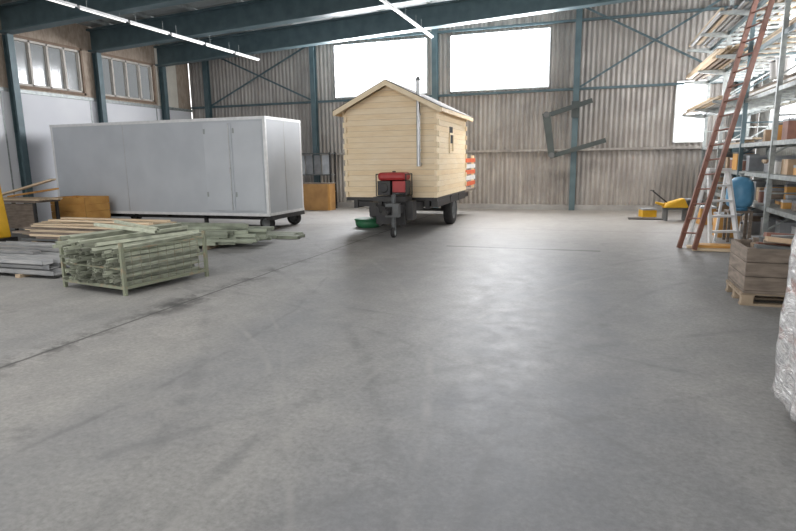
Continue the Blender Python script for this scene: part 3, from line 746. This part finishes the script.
for z in (0,.75,1.35,1.95):
    for a,b in zip(FY,FY[1:]):
        if z==1.95 and a>14: continue
        y=a+.10+(.28 if (z,a) in ((.75,9.9),(1.35,12.3),(.75,14.7)) else 0)
        while y<b-.25:
            w=R(.13,.46)
            if y+w>b-.06: break
            q=random.random()
            if q<.13:
                for k in range(max(1,int(w/.21))):
                    if k*.2+.2<w+.05: dup(random.choice(tins),(RX0+.18+R(0,.05),y+.1+k*.2,z))
            elif q<.78:
                m=random.choice(cols); h_=R(.10,.44 if z else .6)
                cbox((RX0+.06+.24+R(0,.25),y+w/2,z),(R(.25,.5),w-.04,h_),R(-.05,.05),m,lab[m])
                if random.random()<.5 and h_<.28 :
                    m=random.choice(cols); cbox((RX0+.34,y+w/2,z+h_+.004),(.28,w-.06,R(.06,.2)),R(-.05,.05),m,lab[m])
            y+=w+R(.0,.10)
bk=thing('bucket',(3.28,10.8,3.14),'white plastic bucket with lid on rack','bucket',group='buckets on rack')
mk('bucket_body',MB().cyl((0,0,0),(0,0,.3),.12,20,.15),'whitepaint',bk); mk('lid',MB().cyl((0,0,.3),(0,0,.325),.155,20),'plastic',bk)
dup(bk,(3.3,11.3,3.14)); dup(bk,(3.3,13.3,3.14)); dup(bk,(3.3,12.9,3.14))
fb=dup(bk,(2.80,11.2,0)); fb['label']='white plastic bucket standing on floor beside rack'; fb['group']='buckets on floor'
fb=dup(bk,(2.8,14.7,0)); fb['label']='white plastic bucket standing on floor beside rack'; fb['group']='buckets on floor'
cn=thing('blue_canister',(2.80,13.05,0),'bulky rounded blue tank standing on wooden stand','tank')
mk('canister_body',MB().lathe([(.001,.66),(.15,.67),(.22,.72),(.245,.84),(.245,1.04),(.21,1.18),(.13,1.26),(.05,1.28),(.001,1.28)],(0,0,0)),'blue',cn)
mk('valve',MB().cyl((0,0,1.27),(0,0,1.33),.03).cyl((-.05,0,1.34),(.05,0,1.34),.018),'galv',cn)
mk('foot_ring',MB().lathe([(.15,.62),(.16,.62),(.16,.69),(.15,.69),(.15,.62)],(0,0,0)),'blue',cn)
mk('stand_top',MB().b2(-.22,.22,-.22,.22,.58,.62),'oldwood',cn)
mks('stand_leg',MB().b2(-.21,-.16,-.21,-.16,0,.58).b2(.16,.21,-.21,-.16,0,.58).b2(-.21,-.16,.16,.21,0,.58).b2(.16,.21,.16,.21,0,.58),'oldwood',cn)

def ladder(p0,p1,wv,width,m,label,rs=.28,st=(.03,.07),rm=None):
    p0=Vector(p0);p1=Vector(p1);d=(p1-p0);L_=d.length;d.normalize();w=Vector(wv);w=(w-d*w.dot(d)).normalized()
    e=thing('ladder',p0,label,'ladder')
    e.rotation_euler=Matrix((w,d.cross(w),d)).transposed().to_euler()
    for s in (-1,1): mk('stile',MB().b2(s*width/2-st[0]/2,s*width/2+st[0]/2,-st[1]/2,st[1]/2,0,L_),m,e)
    z=.3
    while z<L_-.1:
        mk('rung',MB().cyl((-width/2,0,z),(width/2,0,z),.016,8),rm or m,e); z+=rs
    return e
ladder((1.70,11.6,0.02),(2.96,12.75,5.1),(.45,-.9,0),.42,'rust','long red-brown ladder leaning against storage rack',st=(.035,.09))
SL=thing('stepladder',(2.28,12.50,0),'open short white stepladder standing beside red-brown ladder','stepladder',rotz=.35)
hs=1.42
for s in (-1,1):
    mk('front_stile',MB().beam((s*.27,-.40,0),(s*.18,0,hs),.05,.09),'palealu',SL)
    mk('rear_stile',MB().beam((s*.27,.38,0),(s*.18,0.03,hs),.04,.06),'palealu',SL)
for i in range(4):
    f=(i+1)/5; mk('tread',MB().box((0,-.40*(1-f),hs*f),(.50-.14*f,.12,.04)),'palealu',SL)
mk('top_platform',MB().b2(-.21,.21,-.08,.12,hs-.02,hs+.04),'palealu',SL)
for i in range(3): plank(R(1.1,1.25),.13,.05,(2.36+R(-.03,.03),11.55+i*.15,.027),(0,0,R(-.005,.005)),label='pale plank lying on floor beside rack',group='planks beside rack')
for i in range(2): plank(R(1.0,1.2),.13,.05,(2.40+R(-.03,.03),11.62+i*.15,.08),(0,0,R(-.01,.01)),m='orange',label='orange-brown plank lying on floor beside rack',group='planks beside rack')
cbox((2.72,10.55,0),(.4,.5,.34),.05,'orange','orange-brown wooden box on floor beside rack','boxes beside rack')
cbox((2.74,13.75,0),(.4,.45,.5),.05,'orange','orange-brown wooden box on floor beside rack','boxes beside rack')
cx=2.28
pallet((cx,7.75,0),0)
opencrate('wooden_crate',(cx,7.75,.147),.58,.42,.52,'oldwood','dark weathered wooden crate on pallet filled with offcuts','crate',slat=3)
for lay in range(4):
    for i in range(6):
        o=mk('wood_offcut',MB().box((0,0,0),(R(.4,.95),R(.07,.11),R(.04,.07))),['oldwood','timber','darkgrey','card','midgrey','oldwood','rust'][(i*2+lay)%7],label='rough offcut lying in wooden crate',cat='offcut',group='offcuts in crate',recenter=False)
        o.location=(cx+R(-.06,.06),7.45+i*.12,.50+lay*.075); o.rotation_euler=(0,R(-.04,.04)*lay,R(-.06,.06)*(lay))
pallet((1.74,3.62,0),math.pi/2)
def load(c,dims,sd,m,label,amp=1):
    bm=bmesh.new(); bmesh.ops.create_cube(bm,size=1); bmesh.ops.subdivide_edges(bm,edges=bm.edges,cuts=30,use_grid_fill=True)
    for v in bm.verts:
        p=v.co.copy(); z=p.z+.5
        k=1-.05*z
        r=Vector((p.x*dims[0]*k,p.y*dims[1]*k,z*dims[2]))
        q=r+Vector((sd,sd,0)); n=(mn.noise(q*3)*.02+mn.noise(Vector((q.x*9,q.y*9,q.z*5)))*.018+abs(mn.noise(Vector((q.x*16+z*4,q.y*16,q.z*7))))*.015)*amp
        d=Vector((p.x,p.y,0)); d=d.normalized() if d.length>.01 else Vector((0,0,0))
        r+=d*n
        if z>.98: r.z+=mn.noise(q*5)*.03*amp
        if z<.02: r.z=0
        v.co=r
    q=MB(); q.bm.free(); q.bm=bm
    o=mk('wrapped_load',q,m,label=label,cat='wrapped pallet load',smooth=True,recenter=False); o.location=c; return o
load((1.74,3.62,.147),(1.08,1.22,1.12),0,'wrap','upright pallet load wrapped in crinkled grey clear film')
P=thing('power_tool_cart',(2.15,17.0,0),'low yellow-orange machine with dark handle near ladders','machine',rotz=.2)
mk('housing',MB().hexa([(-.34,-.14,.34),(.30,-.17,.34),(.30,.17,.34),(-.34,.14,.34),(-.24,-.08,.48),(.18,-.13,.60),(.18,.13,.60),(-.24,.08,.48)]),'yellow',P,bev=.03)
mk('nozzle',MB().cyl((-.30,0,.42),(-.52,0,.48),.05,12,.03),'yellow',P)
mk('frame',MB().b2(-.28,-.23,-.16,.16,0,.34).b2(.23,.28,-.16,.16,0,.34).b2(-.28,.28,-.16,.16,.29,.34),'darkgrey',P)
mk('handle',MB().cyl((-.2,0,.46),(-.62,0,.80),.018,8).cyl((-.62,-.12,.80),(-.62,.12,.80),.018,8),'black',P)
cbox((1.55,17.9,0),(.4,.3,.24),.3,'yellow','yellow tool case on floor by end wall',EW)
mk('floor_plate',MB().b2(1.0,1.9,17.0,17.4,0,.02),'black',label='flat dark steel plate lying on floor',cat='plate')
cbox((2.75,18.2,0),(.4,.4,.5),.1,'darkgrey','dark metal case on floor by end wall',EW)
cbox((2.75,17.3,0),(.35,.35,.35),-.1,'card','brown cardboard box on floor by end wall',EW)
cbox((2.76,16.2,0),(.35,.45,.45),.05,'orange','orange-brown wooden box on floor beside rack',EW)

# ---------------------------------------------------------------- light
w=bpy.data.worlds.new('World'); sc.world=w; w.use_nodes=True
bg=w.node_tree.nodes['Background']; bg.inputs[0].default_value=(1,.99,.985,1); bg.inputs[1].default_value=2.8
def area(name,loc,rot,sx,sy,e,c=(1,.98,.96)):
    l=bpy.data.lights.new(name,'AREA'); l.shape='RECTANGLE'; l.size=sx; l.size_y=sy; l.energy=e; l.color=c
    o=bpy.data.objects.new(name,l); o.location=loc; o.rotation_euler=rot; COL.objects.link(o); return o
for h,e in zip(W_B,(950,950,100)):
    area('window_daylight',((h[0]+h[1])/2,YB+.25,(h[2]+h[3])/2),(-math.pi/2,0,0),h[1]-h[0],h[3]-h[2],e,(1,.99,.98))
area('window_daylight',(XR+.3,15.1,3.95),(0,math.pi/2,0),2.9,7.2,950,(1,.99,.97))
area('overhead_fill',(-6,4,5.9),(0,0,0),12,4,620,(1,.97,.93))  # added fill lamp above the camera, out of view
for x,e in ((-1.8,520),(1.2,420),(-7.6,180)):
    l=bpy.data.lights.new('floor_fill_spot','SPOT'); l.energy=e; l.spot_size=2.2; l.spot_blend=1.0; l.shadow_soft_size=.5; l.color=(1,.93,.84)  # added spots without a fixture, brighten the far floor
    o=bpy.data.objects.new('floor_fill_spot',l); o.location=(x,16.8,5.3); o.rotation_euler=(0,0,0); COL.objects.link(o)

# ---------------------------------------------------------------- camera
cam=bpy.data.cameras.new('Camera'); cam.lens=26.0; cam.sensor_width=36; cam.clip_end=200
co=bpy.data.objects.new('Camera',cam); COL.objects.link(co); sc.camera=co
yaw=math.radians(18.6); th=math.radians(10.4); ro=.014
Fh=Vector((-math.sin(yaw),math.cos(yaw),0)); Rv=Vector((math.cos(yaw),math.sin(yaw),0))
F=Fh*math.cos(th)+Vector((0,0,-math.sin(th))); U=Rv.cross(F)
R2=Rv*math.cos(ro)-U*math.sin(ro); U2=U*math.cos(ro)+Rv*math.sin(ro)
mtx=Matrix((R2,U2,-F)).transposed().to_4x4(); mtx.translation=Vector((0,0,1.7)); co.matrix_world=mtx
try:
    sc.view_settings.view_transform='Standard'
except Exception: pass
